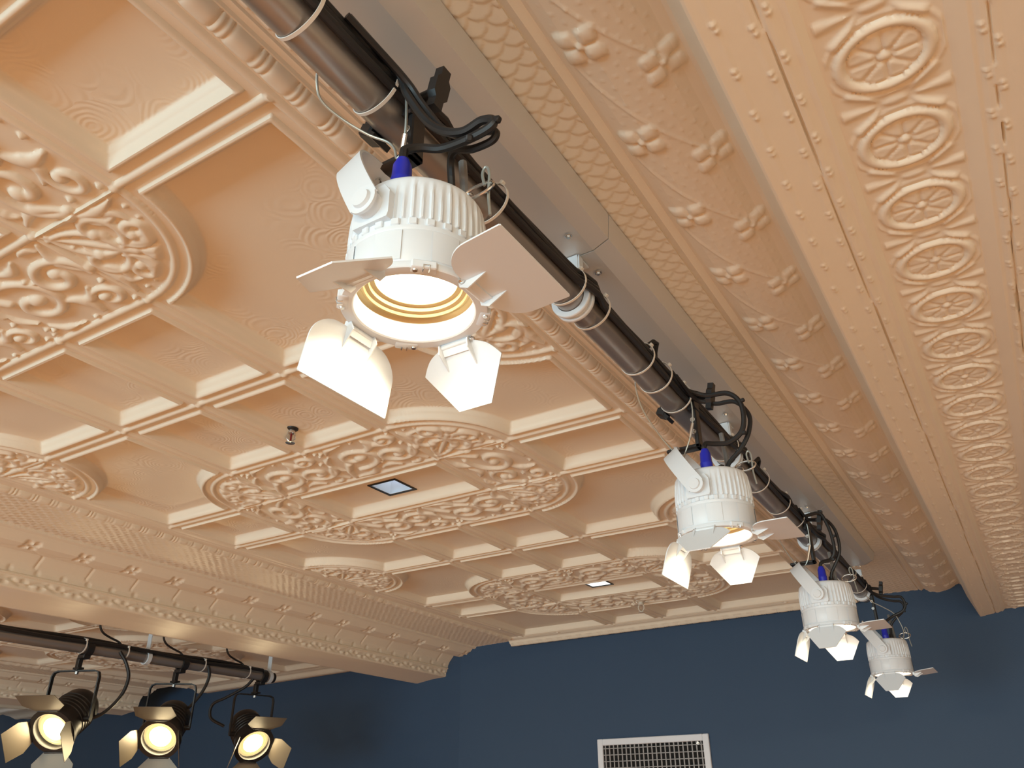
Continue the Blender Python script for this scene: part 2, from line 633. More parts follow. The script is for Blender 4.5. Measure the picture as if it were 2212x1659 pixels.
def ceiling_bay(name, xs, ys, shift, label, holes=()):
    X, Y = np.meshgrid(xs, ys, indexing='ij')
    Z = crown(X, Y, relief(X, Y))
    Xs = X + shift
    P = np.stack([Xs, warp(Xs, Y), Z + 1.0], -1)
    hole = np.zeros(X.shape, bool)
    for hx, hy in holes:                                  # openings for the recessed lamps
        hole |= (np.abs(X - hx) < .054) & (np.abs(Y - hy) < .054)
    me = grid_mesh(name, P, flip=True, drop=hole)
    o = link(name, me, None, M_COF, sharp=50)
    o.location.z = CZ
    return tag(o, label, 'ceiling', kind='structure')


ceiling_bay('ceiling.001', np.arange(-2.925, -0.698, 0.0028), np.concatenate([np.linspace(-.9, .09, 70), ysteps(0.10, 4.70, 0.0026, 0.45, 0.0062)]), 0.0,
            'cream pressed tin ceiling with coffers and scrollwork medallions', [(-1.793, 2.078), (-1.793, 3.732)])
ceiling_bay('ceiling.002', np.arange(-2.925, -0.698, 0.0075), np.linspace(0.6, 4.70, 520), -3.72,
            'cream pressed tin ceiling of the bay beyond the left beam')


# ------------------------------------------------------------------ boxed beams of stamped tin
def resample(prof, step):
    P = np.array(prof, float)
    seg = np.hypot(*np.diff(P, axis=0).T)
    L = np.concatenate([[0], np.cumsum(seg)])
    n = int(L[-1] / step)
    s = np.unique(np.concatenate([np.linspace(0, L[-1], n), L]))
    return np.stack([np.interp(s, L, P[:, 0]), np.interp(s, L, P[:, 1])], 1), s, L


def fish(a, t, w=0.0425, pitch=0.0209):
    """overlapping fish scales, a across, t along (tips towards +t)"""
    best = np.zeros_like(a)
    for par in (1, 0):
        ac = np.mod(a + par * w / 2 + w / 2, w) - w / 2
        arc = np.sqrt(np.clip((w * .53) ** 2 - ac ** 2, 0, None)) - w * .53
        k = np.ceil((t - arc) / (2 * pitch) - par / 2)
        d = (2 * k + par) * pitch + arc - t             # distance to the tip, >= 0
        h = (1 - d / (2.6 * pitch)) * (.55 + .45 * np.sqrt(np.clip(1 - (ac / (w * .5)) ** 2, 0, 1))) * ease(d / .0035)
        best = np.maximum(best, h)
    return best


def flower(da, dt, r):
    """four broad petals set diagonally round a boss"""
    z = 1.1 * np.sqrt(np.clip(1 - (np.hypot(da, dt) / (.17 * r)) ** 2, 0, 1))
    for sa in (-1, 1):
        for st in (-1, 1):
            u = (sa * da + st * dt) * .7071 / r          # along the petal
            v = (sa * da - st * dt) * .7071 / r
            hw = .43 * np.clip(u * 1.9, 0, 1) * np.sqrt(np.clip((1.02 - u) * 2.2, 0, 1))
            p = np.sqrt(np.clip(1 - (v / np.maximum(hw, 1e-4)) ** 2, 0, 1)) * (u > .12) * (u < 1.02)
            z = np.maximum(z, p * (.45 + .55 * np.sin(PI * np.clip(u, 0, 1) ** 1.4)))
    return z


def per(t, p, o=0.0):
    return np.mod(t - o + p / 2, p) - p / 2


def blob(d, r):
    return np.sqrt(np.clip(1 - (d / r) ** 2, 0, 1))


def beam(name, prof, ys, step, rel, label, ytop=4.70):
    P, s, L = resample(prof, step)
    T = np.gradient(P, axis=0)
    T /= np.maximum(1e-9, np.hypot(T[:, 0], T[:, 1]))[:, None]
    N = np.stack([T[:, 1], -T[:, 0]], 1)                 # points down / out of the beam
    S, Y = np.meshgrid(s, ys, indexing='ij')
    X0 = np.repeat(P[:, :1], len(ys), 1)
    Z0 = np.repeat(P[:, 1:], len(ys), 1)
    H = rel(S, X0, Z0, Y, L)
    X = X0 + N[:, :1] * H
    Z = Z0 + N[:, 1:] * H
    Yw = np.where(Y > 4.0, 4.0 + (Y - 4.0) * (wall_y(X0) - 4.0) / (ytop - 4.0), Y)
    me = grid_mesh(name, np.stack([X, Yw, Z], -1), flip=True)
    o = link(name, me, None, M_TIN, sharp=50)
    o.location.z = CZ
    return tag(o, label, 'beam', kind='structure')


# right beam, overhead: fish-scale band, flowered cove, nailed lip, sunken strip of oval rosettes, lip, edge
PR = [(-.708, 1.004), (-.40, .998), (-.385, .988), (-.372, .997), (-.364, .990), (-.345, .979), (-.318, .972), (-.29, .972), (-.262, .977), (-.24, .985), (-.222, .996), (-.207, 1.0),
      (-.198, .992), (-.186, .930), (-.153, .829), (-.149, .827), (-.106, .834), (-.080, .838), (-.076, .836), (-.058, .842), (-.050, .841), (-.038, .852), (-.030, .852), (.106, .852), (.110, .852),
      (.132, .842), (.138, .843), (.154, .838), (.160, .839), (.228, .829), (.233, .829), (.30, 1.0)]


def rel_right(S, X, Z, Y, L):
    H = np.zeros_like(S)
    H += np.where((X < -.400) & (Z > .9), .0052 * fish(X + .430, Y - .6297), 0)
    m = (Z > .96) & (X > -.375) & (X < -.2)
    a = X
    PF = .2225
    H += np.where(m, .0060 * flower(a + .329, per(Y, PF, .7255), .040), 0)
    H += np.where(m, .0055 * flower(a + .2405, per(Y, PF, .8230), .038), 0)
    for k in (0, 1):
        t = np.mod((Y - .7255) / PF, 1) + k
        H += np.where(m & (t < 1.45) & (t > .12), .0016 * blob(a - (-.358 + .07 * t ** 1.6), .0028), 0)
    row = np.round(Y / .020)
    dd = np.hypot(per(a + .011 * np.mod(row, 2), .022), Y - row * .020)
    H += np.where(m & (a > -.352) & (a < -.222), .0011 * blob(dd, .0032), 0)
    low = Z < .86
    for xn, off in ((-.131, .681), (-.0925, .715), (-.0705, .695), (.1455, .70), (.1615, .73), (.205, .681)):
        for dy in (-.0055, .0055):
            H += np.where(low, .0024 * blob(np.hypot(X - xn - dy * .15, per(Y, .081, off + dy)), .0040), 0)
        H += np.where(low, .0010 * blob(X - xn, .0035), 0)
    H -= np.where(low, .006 * blob(X + .0815 - .0012 * np.sin(Y * 9), .0012), 0)
    H -= np.where(low, .010 * blob(X - .1535 - .0016 * np.sin(Y * 7) - .001 * np.sin(Y * 31), .0016 + .0009 * np.sin(Y * 5)), 0)
    # ovals
    t = per(Y, .1700, .8535)
    x = X - .0365
    inp = low & (X > -.033) & (X < .107)
    ex, ey = x / .0625, t / .0590
    e = np.hypot(ex, ey)
    H += np.where(inp, .0062 * blob(e - .88, .12) ** .8, 0)
    th = np.arctan2(ey, ex) + .38
    lt = per(th, PI / 4) / (PI / 8)                       # -1..1 across a petal
    lim = .74 - .10 * lt ** 2
    pe = np.clip(np.minimum((.86 - np.abs(lt)) * e * 5, (lim - e) * 9), 0, 1) * np.clip((e - .17) * 12, 0, 1)
    H += np.where(inp, .0034 * np.sqrt(pe) - .0016 * np.clip(pe * 2 - 1, 0, 1) * blob(lt, .8) * np.clip((e - .25) * 3, 0, 1), 0)
    H += np.where(inp, .0046 * blob(e, .14), 0)
    # palmettes between the ovals
    t2 = per(Y, .1700, .8535 + .0850)
    ax = np.abs(x)
    ang = np.arctan2(t2, ax - .012)
    rr = np.hypot(ax - .012, t2)
    ray = np.clip(np.cos(ang * 8.0), 0, 1) * np.clip((rr - .012) * 90, 0, 1) * np.clip((.062 - rr) * 120, 0, 1)
    H += np.where(inp & (e > 1.04) & (np.abs(ang) < 1.2), .0034 * np.sqrt(ray), 0)
    H += np.where(inp & (e > 1.02), .0030 * blob(np.hypot(ax / 2.2, t2), .0075), 0)
    H += np.where(inp & (e > 1.0), .0018 * blob(e - 1.16, .06), 0)
    return H


beam('trim_1', PR, np.concatenate([np.linspace(-.9, .14, 80), ysteps(0.15, 4.70, 0.0030, 0.5, 0.0085)]), 0.0026, rel_right,
     'cream tin covered beam overhead with oval rosettes on its underside')

PL = [(-2.918, 1.004), (-3.265, .996), (-3.285, .987), (-3.296, .995), (-3.310, .980), (-3.335, .957), (-3.37, .949), (-3.42, .948), (-3.45, .956), (-3.462, .974), (-3.468, .968),
      (-3.480, .955), (-3.512, .925), (-3.524, .905), (-3.528, .888), (-3.524, .884), (-3.524, .878), (-3.534, .875), (-3.538, .850), (-3.548, .829), (-3.556, .826), (-3.62, .826), (-3.70, .822), (-3.77, .815),
      (-3.83, .809), (-3.862, .812), (-3.875, .83), (-3.89, .90), (-3.93, .96), (-4.05, .95), (-4.15, .99), (-4.60, 1.004)]


def rel_left(S, X, Z, Y, L):
    H = np.zeros_like(S)
    H += np.where((X > -3.268) & (X < -2.925), .0095 * fish(X + .43, Y, .0425, .0209), 0)
    m = (X < -3.31) & (X > -3.455) & (Z > .93)
    H += np.where(m, .0085 * flower(X + 3.352, per(Y, .2315, 1.672), .040), 0)
    H += np.where(m, .0018 * blob(np.abs(X - (-3.39 + .028 * np.sin((Y - 1.6) * 2 * PI / .2315))), .005), 0)
    sd = (X < -3.470) & (X > -3.527) & (Z > .912)
    H += np.where(sd, .004 * blob(per(Y, .2315, 1.80), .005), 0)
    ro = (X < -3.50) & (Z > .886) & (Z < .916)
    H += np.where(ro, .0055 * blob(np.hypot(Z - .900, per(Y, .118, 1.70)), .012) - .003 * blob(np.hypot(Z - .900, per(Y, .118, 1.70)), .005), 0)
    vi = (X < -3.53) & (X > -3.552) & (Z < .877) & (Z > .826)
    ph = 2 * PI * (Y - 1.9) / .16
    q = Z - .852
    H += np.where(vi, .0060 * blob(np.abs(q + .009 * np.sin(ph)), .007), 0)
    for o_, sg in ((0, 1), (.08, -1)):
        dy = per(Y, .16, 1.94 + o_)
        H += np.where(vi, .0075 * blob(np.hypot((q - sg * .006) / .9, dy / 1.7), .010), 0)
        H += np.where(vi, .0060 * blob(np.hypot((q + sg * .009) / .8, (dy - .03) / 1.8), .008), 0)
    return H


LEFT_BEAM = beam('trim_2', PL, np.linspace(0.3, 4.70, 600), 0.0055, rel_left,
     'cream tin covered beam across the left with leaf and flower bands')
ceiling_bay('ceiling.003', np.arange(-2.925, -0.698, 0.014), np.linspace(2.6, 4.70, 170), -7.44,
            'cream pressed tin ceiling of the farthest bay on the left')
o = LEFT_BEAM.copy()
COL.objects.link(o)
o.name = 'trim_3'
o.location = (-3.72, .175, CZ)
tag(o, 'cream tin covered beam farthest to the left, beyond the black stage lights', 'beam', kind='structure')


# ------------------------------------------------------------------ materials of the rig
M_GALV = mat('grey_coated_sheet_metal', (0.62, 0.63, 0.62), rough=0.34, metal=0.2, bump=(60, 0.05, 0.001))
M_PIPE = mat('satin_dark_aluminium', (0.34, 0.315, 0.295), rough=0.34, metal=0.65)
M_WHITE = mat('white_powder_coat', (0.69, 0.748, 0.80), rough=0.38, spec=0.4)
M_HANG = mat('white_painted_steel', (0.66, 0.73, 0.79), rough=0.4)
M_BLACK = mat('black_coated_steel', (0.012, 0.012, 0.013), rough=0.42)
M_RUBBER = mat('black_cable_rubber', (0.010, 0.010, 0.011), rough=0.5)
M_SLEEVE = mat('smoky_clear_sleeve', (0.16, 0.155, 0.15), rough=0.3)
M_BLUE = mat('blue_plug_plastic', (0.012, 0.022, 0.42), rough=0.4)
M_NYLON = mat('white_nylon', (0.72, 0.70, 0.65), rough=0.45)
M_STEEL = mat('bright_steel', (0.66, 0.66, 0.65), rough=0.25, metal=1.0)
M_WIRE = mat('plastic_coated_wire_rope', (0.42, 0.45, 0.43), rough=0.35, metal=0.6)
M_BRONZE = mat('bronze_reflector', (0.50, 0.38, 0.20), rough=0.42, metal=0.9)
M_LAMP = mat('glowing_warm_lens', (0.9, 0.85, 0.75), rough=0.3, emit=(1.0, 0.83, 0.58), estr=12.0)
M_LAMP2 = mat('glowing_tungsten_lens', (0.9, 0.85, 0.75), rough=0.3, emit=(1.0, 0.80, 0.46), estr=60.0)
M_AMBER = mat('glowing_amber_lens_rim', (0.8, 0.6, 0.3), rough=0.25, emit=(1.0, 0.70, 0.30), estr=0.9)
M_FLAP = mat('lightened_dark_flap', (0.16, 0.135, 0.105), rough=0.42, metal=0.3)  # black flaps coloured paler so their lamplit insides look bright
M_DAY = mat('cool_lit_lamp_face', (0.9, 0.9, 0.9), rough=0.3, emit=(0.86, 0.94, 1.0), estr=5.0)
M_LITWALL = mat('lit_white_reflector', (0.85, 0.88, 0.9), rough=0.5)  # paler copy of the reflector colour, so the farther lamp looks lit
M_DAY2 = mat('cool_lit_lamp_face_full', (0.9, 0.9, 0.9), rough=0.3, emit=(0.90, 0.96, 1.0), estr=14.0)
M_MIRROR = mat('bluish_mirror_reflector', (0.62, 0.72, 0.82), rough=0.30, metal=0.45)
M_GRILLE = mat('grey_grille_aluminium', (0.30, 0.29, 0.29), rough=0.5, metal=0.2)
M_VENTW = mat('white_vent_enamel', (0.66, 0.70, 0.76), rough=0.4)
M_DARK = mat('duct_shade_black', (0.004, 0.004, 0.004), rough=0.9)
M_OXBLOOD = mat('red_glass_bulb', (0.16, 0.004, 0.006), rough=0.15)
M_CHROME = mat('chromed_sprinkler_brass', (0.62, 0.60, 0.57), rough=0.22, metal=0.9)
M_CREAMPAINT = mat('cream_painted_fitting', (0.62, 0.56, 0.46), rough=0.45)


def root(name, loc, label, cat, group=None):
    return empty(name, (loc[0], loc[1], loc[2] + CZ), label, cat, group)


def screw_mb(c, axis, r=0.0045, h=0.003):
    m = MB()
    a = Vector(c)
    d = Vector(axis).normalized()
    m.cyl(a, a + d * h * .35, r * 1.35, r * 1.35, 14)
    m.cyl(a + d * h * .35, a + d * h, r, r * .7, 6)
    return m


# ------------------------------------------------------------------ sheet metal channel beside the beam
SECT = [(-.465, .9925), (-.469, .937), (-.501, .923), (-.625, .922), (-.655, .937), (-.661, .9955)]
for y0, y1, lab, scr in (
        (-.86, 1.1025, 'nearest length of grey sheet metal channel beside the fish-scale band', [(-.519, 1.038), (-.519, .42)]),
        (1.1055, 2.8575, 'middle length of grey sheet metal channel above the second white light', [(-.523, 1.168), (-.52, 1.917), (-.523, 2.79)]),
        (2.8605, 3.80, 'farthest length of grey sheet metal channel ending short of the navy wall', [(-.52, 2.93), (-.522, 3.70)])):
    t = root('metal_channel', (-.56, y0, .92), lab, 'channel', 'sheet metal channel lengths')
    m = MB()
    n = len(SECT)
    far = y1 > 3.5
    vs = [(x + .56, 0, z - .92) for x, z in SECT]
    if far:     # the far end is rounded off
        rows = [(0, 0), (y1 - y0 - .10, 0), (y1 - y0 - .05, .012), (y1 - y0 - .015, .035), (y1 - y0, .070)]
    else:
        rows = [(0, 0), (y1 - y0, 0)]
    vs = [(x + .56, yy, min(z - .92 + up, .0725)) for yy, up in rows for x, z in SECT]
    fs = []
    for r in range(len(rows) - 1):
        for k in range(n - 1):
            fs.append((r * n + k, r * n + k + 1, (r + 1) * n + k + 1, (r + 1) * n + k))
    fs.append(tuple(range(n - 1, -1, -1)))
    fs.append(tuple((len(rows) - 1) * n + k for k in range(n)))
    m.add(vs, [tuple(reversed(f)) for f in fs])
    m.build('channel_sheet', M_GALV, t, sharp=12)
    for sx, sy in scr:
        screw_mb((sx + .56, sy - y0, .0005), (0, 0, -1), .0052, .0055).build('screw', M_STEEL, t)

# ------------------------------------------------------------------ the long pipe, its hangers, cables and ties
PX, PZ, PR_ = -.547, .824, .0275
t = root("lighting_pipe", (PX, -.85, PZ), 'long dark metal pipe carrying four white lights under the ceiling', 'pipe')
m = MB().cyl((0, 0, 0), (0, 4.70, 0), PR_, None, 40)
m.build('pipe_tube', M_PIPE, t)
MB().cyl((0, 4.70, 0), (0, 4.706, 0), PR_ * 1.02, None, 32).build('end_cap', M_BLACK, t)

HY = (1.102, 1.976, 2.860, 3.765)
HL = ('white pipe hanger nearest the big white light, strap dropping from the channel seam',
      'second white pipe hanger, just behind the second white light',
      'third white pipe hanger, half hidden by the black clamp of the third white light',
      'farthest white pipe hanger close to the end of the overhead pipe')
def ring_prof():
    return [(.0285, -.0135), (.0385, -.0135), (.0395, -.012), (.0395, -.0075), (.0385, -.006), (.0345, -.006), (.0345, .002), (.0385, .002),
            (.0395, .0035), (.0395, .009), (.0385, .0105), (.0285, .0105), (.0285, -.0135)]
RY = Matrix.Rotation(-PI / 2, 4, 'X')
for k, y in enumerate(HY):
    h = root('pipe_hanger', (PX, y, PZ), HL[k], 'pipe hanger', 'white pipe hangers')
    MB().lathe(ring_prof(), 40, RY, cap=False).build('ring', M_HANG, h)
    m = MB()
    m.box((.002, -.004, .066), (.026, .0035, .062))
    m.box((.0165, .004, .066), (.003, .016, .062))
    m.box((.002, .018, .0955), (.029, .044, .0035))
    m.build('strap', M_HANG, h)
    screw_mb((.002, -.0058, .046), (0, -1, 0), .004, .004).build('screw', M_STEEL, h)
    screw_mb((.002, .030, .0937), (0, 0, -1), .004, .004).build('screw', M_STEEL, h)

rng = random.Random(4)
CAB = [(-4, 'lowest of the black cables strapped along the overhead pipe'),
       (15, 'second black cable up on the side of the overhead pipe'),
       (34, 'third black cable up on the side of the overhead pipe'),
       (53, 'topmost black cable strapped along the overhead pipe')]
for k, (ang, lab) in enumerate(CAB):
    pts = []
    y = -.84
    ph = rng.random() * 6
    while y < 3.72:
        a = R_(ang + 5 * math.sin(y * 6 + ph))
        out = .0275 + .0070 + .0022 * (1 + math.sin(y * 9.0 + ph * 2))
        for hy in HY:
            out += .0125 * math.exp(-((y - hy) / .035) ** 2)
        if k == 3: out += .030 * math.exp(-((y - 1.405) / .016) ** 2) + .028 * math.exp(-((y - 2.17) / .016) ** 2)
        if k == 1: out += .016 * math.exp(-((y - .62) / .05) ** 2) + .012 * math.exp(-((y - 2.42) / .06) ** 2)
        pts.append((PX + math.cos(a) * out, y, PZ + math.sin(a) * out + CZ))
        y += .012 if (abs(y - 1.405) < .06 or abs(y - 2.17) < .06) else .03
    c = MB().tube(pts, .0062, 8).build('power_cable', M_RUBBER)
    tag(c, lab, 'cable', 'cables along the overhead pipe')

TIES = [(.401, 'white cable tie nearest the top of the picture, far up the pipe'),
        (.537, 'white cable tie on the pipe just before the first black clamp'),
        (.800, 'white cable tie showing right of the ribs of the nearest white light'),
        (1.062, 'white cable tie tight against the near side of the first white hanger'),
        (1.160, 'white cable tie just past the first white hanger'),
        (1.372, 'white cable tie at the small cable loop on the pipe'),
        (1.468, 'white cable tie midway between first hanger and second white light'),
        (1.585, 'white cable tie just before the black clamp of the second white light'),
        (1.925, 'white cable tie on the near side of the second white hanger'),
        (2.205, 'white cable tie beside the cable kink past the second white hanger'),
        (2.430, 'white cable tie above the right flap of the second white light'),
        (2.600, 'white cable tie just before the black clamp of the third white light'),
        (3.100, 'white cable tie right behind the blue plug of the third white light'),
        (3.420, 'white cable tie between carabiner and farthest hanger'),
        (3.640, 'white cable tie nearest the farthest white hanger')]
def tie_ring(rp, extra):
    P = []
    for i in range(48):
        a = 2 * PI * i / 48
        r = rp + .0012 + extra * ((1 + math.cos(a - R_(30))) / 2) ** 2.4
        P.append((r * math.cos(a), 0, r * math.sin(a)))
    return P
for k, (y, lab) in enumerate(TIES):
    t = root('cable_tie', (PX, y, PZ), lab, 'cable tie', 'white cable ties on the overhead pipe')
    MB().tube(tie_ring(PR_, .0205), .002, closed=True, flat=(.0048, .0014), up=(0, 1, 0)).build('band', M_NYLON, t)
    a = R_(30 + (k * 37) % 20)
    M = Matrix.Translation((.0510 * math.cos(a), 0, .0510 * math.sin(a))) @ Matrix.Rotation(-a, 4, 'Y')
    MB().box((0, 0, 0), (.0075, .0085, .0065), M, bev=.001).build('head', M_NYLON, t)

# ------------------------------------------------------------------ white stage lights
LX = -.493
LR = .0835           # bezel radius


def zm(z):
    return float(np.interp(z, [0, .008, .0335, .0505, .109], [0, .008, .052, .0680, .1350]))


def finned_body():
    n = 240
    nf = 48
    zs = [.050, .0515, .060, .070, .080, .088, .093, .097, .100, .103, .1055, .1075, .109]
    rs = [.0790, .0800, .0800, .0798, .0795, .0792, .0790, .0787, .0783, .0772, .0755, .0725, .0660]
    V, F = [], []
    for z, r in zip(zs, rs):
        for k in range(n):
            a = 2 * PI * k / n
            f = (a / (2 * PI) * nf) % 1.0
            idx = int(a / (2 * PI) * nf) % nf
            ztop = (.1055, .097, .101, .094)[idx % 4]
            rib = max(0.0, 1 - abs(f - .5) / .30) ** .7
            fade = min(1.0, max(0.0, (ztop - z) / .022)) if z > .051 else 0.0
            near = min(abs(((a - b + PI) % (2 * PI)) - PI) for b in (PI / 2, -PI / 2))
            pad = 0.0 if near < .34 else 1.0
            rr = r + (.0042 * rib - .0012) * fade * pad
            V.append((rr * math.cos(a), rr * math.sin(a), zm(z)))
    m = len(zs)
    for i in range(m - 1):
        for k in range(n):
            F.append((i * n + k, i * n + (k + 1) % n, (i + 1) * n + (k + 1) % n, (i + 1) * n + k))
    F.append(tuple(range(n - 1, -1, -1)))
    F.append(tuple((m - 1) * n + k for k in range(n)))
    b = MB().add(V, F)
    for s in (1, -1):       # flat pads that carry the yoke
        M = Matrix.Translation((0, s * .0765, .0900)) @ Matrix.Rotation(PI / 2, 4, 'X')
        b.prism([(-.024, -.023), (.024, -.023), (.026, -.018), (.026, .012), (.018, .024), (-.018, .024), (-.026, .012), (-.026, -.018)], .018, M)
    return b


def crenel():
    """toothed collar between ribs and front housing"""
    b = MB()
    b.lathe([(.070, .052), (.0808, .052), (.0815, .0535), (.0815, .058), (.0795, .0595), (.0795, .068), (.070, .068)], 96, cap=False)
    for k in range(26):
        a = 2 * PI * k / 26
        M = Matrix.Rotation(a, 4, 'Z')
        b.box((.0803, 0, .0632), (.0042, .0100, .0095), M, bev=.0012)
    return b


def front_housing():
    b = MB()
    b.lathe([(.0700, .0535), (.0805, .0535), (.0812, .0515), (.0815, .010), (.0800, .0080), (.0700, .0080)], 96, cap=False)
    for k in range(8):       # shallow raised panels
        a0 = 2 * PI * (k + .12) / 8
        b.lathe([(.0810, .0510), (.0824, .0500), (.0826, .0120), (.0812, .0110)], 10, cap=False, a0=a0, a1=a0 + .38)
    return b


def bezel():
    b = MB()
    b.lathe([(.0800, .0095), (.0828, .0085), (.0835, .0065), (.0835, .0012), (.0825, .0), (.0700, .0), (.0685, .0015), (.0680, .026), (.0700, .026)], 96, cap=False)
    return b


def clip_mb(a):
    M = Matrix.Rotation(a, 4, 'Z')
    b = MB()
    b.box((.0800, .0, .0035), (.0125, .027, .0100), M, bev=.0012)
    return b


def clip_metal(a):
    M = Matrix.Rotation(a, 4, 'Z')
    b = MB()
    p = [M @ Vector(q) for q in ((.080, -.001, -.0020), (.0855, -.001, -.0030), (.0872, -.001, .002), (.0872, .0055, .002), (.0855, .0055, -.0030), (.080, .0055, -.0020))]
    b.tube(p, .0007, 6)
    q = [M @ Vector(v) for v in ((.0800, -.009, -.0014), (.0800, -.009, -.0030))]
    b.cyl(q[0], q[1], .0032, .0026, 10)
    return b


def narrow_leaf():
    out = [(.002, -.026)]
    out += [(.003 + .024 * t - .004 * math.sin(PI * t), -.026 - .030 * t ** .8) for t in np.linspace(.15, 1, 8)]
    out += [(.080, -.0235)]
    out += [(x, -y) for x, y in reversed(out)]
    return out


def wide_leaf():
    out = [(.002, -.030)]
    out += [(.002 + .036 * (1 - math.cos(t * PI / 2)), -.030 - .041 * math.sin(t * PI / 2)) for t in np.linspace(.12, 1, 9)]
    out += [(.079, -.0725), (.0805, -.071)]
    out += [(x, -y) for x, y in reversed(out)]
    return out


def leaf_obj(kind, parent):
    """barn door in its own frame: x outward from the hinge, y along the hinge, z out of the light's mouth side"""
    o = MB().prism(narrow_leaf() if kind == 'n' else wide_leaf(), .0020).build('barn_door', M_WHITE, parent, sharp=30)
    b = MB()
    b.cyl((0, -.0200, 0), (0, .0200, 0), .0042, None, 12)
    b.box((.0055, 0, -.0012), (.011, .039, .004))
    for s in (-1, 1):
        M = Matrix.Translation((0, s * .0205, 0)) @ Matrix.Rotation(-PI / 2, 4, 'X')
        b.prism([(-.006, -.004), (.002, -.0050), (.008, -.0045), (.0300, -.0010), (.0300, .0010), (.006, .0115), (-.004, .0060)], .0016, M)
    b.build('hinge', M_WHITE, o)
    screw_mb((0, -.0222, 0), (0, -1, 0), .0030, .0045).build('hinge_screw', M_STEEL, o)
    return o


def yoke_mb(tau, hh):
    ct, st = math.cos(tau), math.sin(tau)
    P = []
    for i in range(41):
        a = PI * i / 40
        y = .0985 * math.copysign(abs(math.cos(a)) ** .85, math.cos(a))
        h = hh * abs(math.sin(a)) ** .95 - .004
        P.append((-st * h, y, .090 + ct * h))
    b = MB().tube(P, .002, flat=(.039, .0036), up=(ct, 0, st))
    for s in (1, -1):
        M = Matrix.Translation((0, s * .0985, .090)) @ Matrix.Rotation(PI / 2, 4, 'X') @ Matrix.Rotation(0, 4, 'Z')
        b.lathe([(.0185, -.0018), (.0185, .0018)], 28, M)
    return b


def build_light():
    t = root('stage_light', (0, 0, 0), 'x', 'stage light', 'white stage lights on the overhead pipe')
    finned_body().build('ribbed_housing', M_WHITE, t, sharp=45)
    crenel().build('toothed_collar', M_WHITE, t)
    front_housing().build('front_housing', M_WHITE, t)
    bz = bezel().build('bezel', M_WHITE, t)
    for k in range(4):
        a = PI / 4 + k * PI / 2
        c = clip_mb(a).build('clip', M_WHITE, t)
        clip_metal(a).build('spring_wire', M_STEEL, c)
    b = MB().lathe([(.0680, .0255), (.0665, .0262), (.0635, .0300), (.0600, .0295), (.0590, .0330), (.0545, .0345), (.0535, .0385), (.0480, .0400), (.0470, .0430)], 72, cap=False)
    b.build('reflector', M_BRONZE, t)
    MB().lathe([(.0, .0350), (.018, .0362), (.034, .0388), (.0475, .0430)], 56, cap=False).build('lens', M_LAMP, t)
    for s in (1, -1):
        kb = MB()
        kb.cyl((0, s * .084, .090), (0, s * .097, .090), .0165, .0155, 28)
        kb.cyl((0, s * .1000, .090), (0, s * .1045, .090), .0125, .0110, 24)
        kb.build('yoke_knob', M_WHITE, t)
    eye = MB()
    ring = [(.062 + .008 * math.cos(a), .012, .1345 + .0105 * (1 + math.sin(a)) * .5 * 1.6) for a in np.linspace(-.6, PI + .6, 14)]
    eye.tube(ring, .0016, 6)
    eye.build('safety_eye', M_STEEL, t)
    return t


L_DEF = [   # centre y, bezel z, yoke tilt, door angles below horizontal (-Y, +X, -X, +Y), label
    (.588, .499, 28, (26, -5, 79, 56), 'nearest and largest white stage light, glowing lens and flaps filling the middle'),
    (1.624, .503, 33, (45, 1, 73, 59), 'second white stage light, hanging right of centre below a black cable loop'),
    (2.670, .484, 33, (60, -2, 71, 67), 'third white stage light, seen half against the navy wall'),
    (3.774, .480, 33, (62, -6, 68, 66), 'farthest and smallest white stage light, wholly against the navy wall')]
proto = build_light()
LIGHTS = []
for k, (ly, lz, tau, ang, lab) in enumerate(L_DEF):
    o = proto if k == 0 else None
    if k:
        o = proto.copy()
        COL.objects.link(o)
        for ch in proto.children:
            if ch.name.split('.')[0] in ('barn_door', 'yoke'): continue
            copy_tree(ch, o)
    o.location = (LX, ly, lz + CZ)
    o['label'] = lab
    LIGHTS.append(o)
    sd = bpy.data.lights.new('stage_beam', 'SPOT')          # the lamp's own beam
    sd.energy = 4.5
    sd.color = (1.0, .83, .58)
    sd.spot_size = R_(118)
    sd.spot_blend = .25
    sd.shadow_soft_size = .012
    so = bpy.data.objects.new('stage_beam', sd)
    COL.objects.link(so)
    so.location = (LX, ly, lz + .030 + CZ)
door_proto = {'n': leaf_obj('n', proto), 'w': leaf_obj('w', proto)}
for k, (ly, lz, tau, ang, lab) in enumerate(L_DEF):
    o = LIGHTS[k]
    yk = yoke_mb(R_(tau), .165 if k == 0 else .140).build('yoke', M_WHITE, o)
    for ch in o.children:                # the housing is turned a little on its clamp
        if ch.name.split('.')[0] in ('yoke', 'yoke_knob', 'ribbed_housing'):
            ch.matrix_basis = Matrix.Rotation(R_(0 if k == 0 else -3), 4, 'Z') @ ch.matrix_basis
    for kind, az, th in (('n', -PI / 2, ang[0]), ('w', 0, ang[1]), ('w', PI, ang[2]), ('n', PI / 2, ang[3])):
        d = door_proto[kind]
        if k or d.get('used'):
            d = copy_tree(d, o)
        else:
            d['used'] = 1
        M = Matrix.Translation((math.cos(az) * .0815, math.sin(az) * .0815, -.0030)) @ Matrix.Rotation(az, 4, 'Z') @ Matrix.Rotation(R_(th), 4, 'Y')
        d.matrix_basis = M
for o in bpy.data.objects:
    if 'used' in o: del o['used']


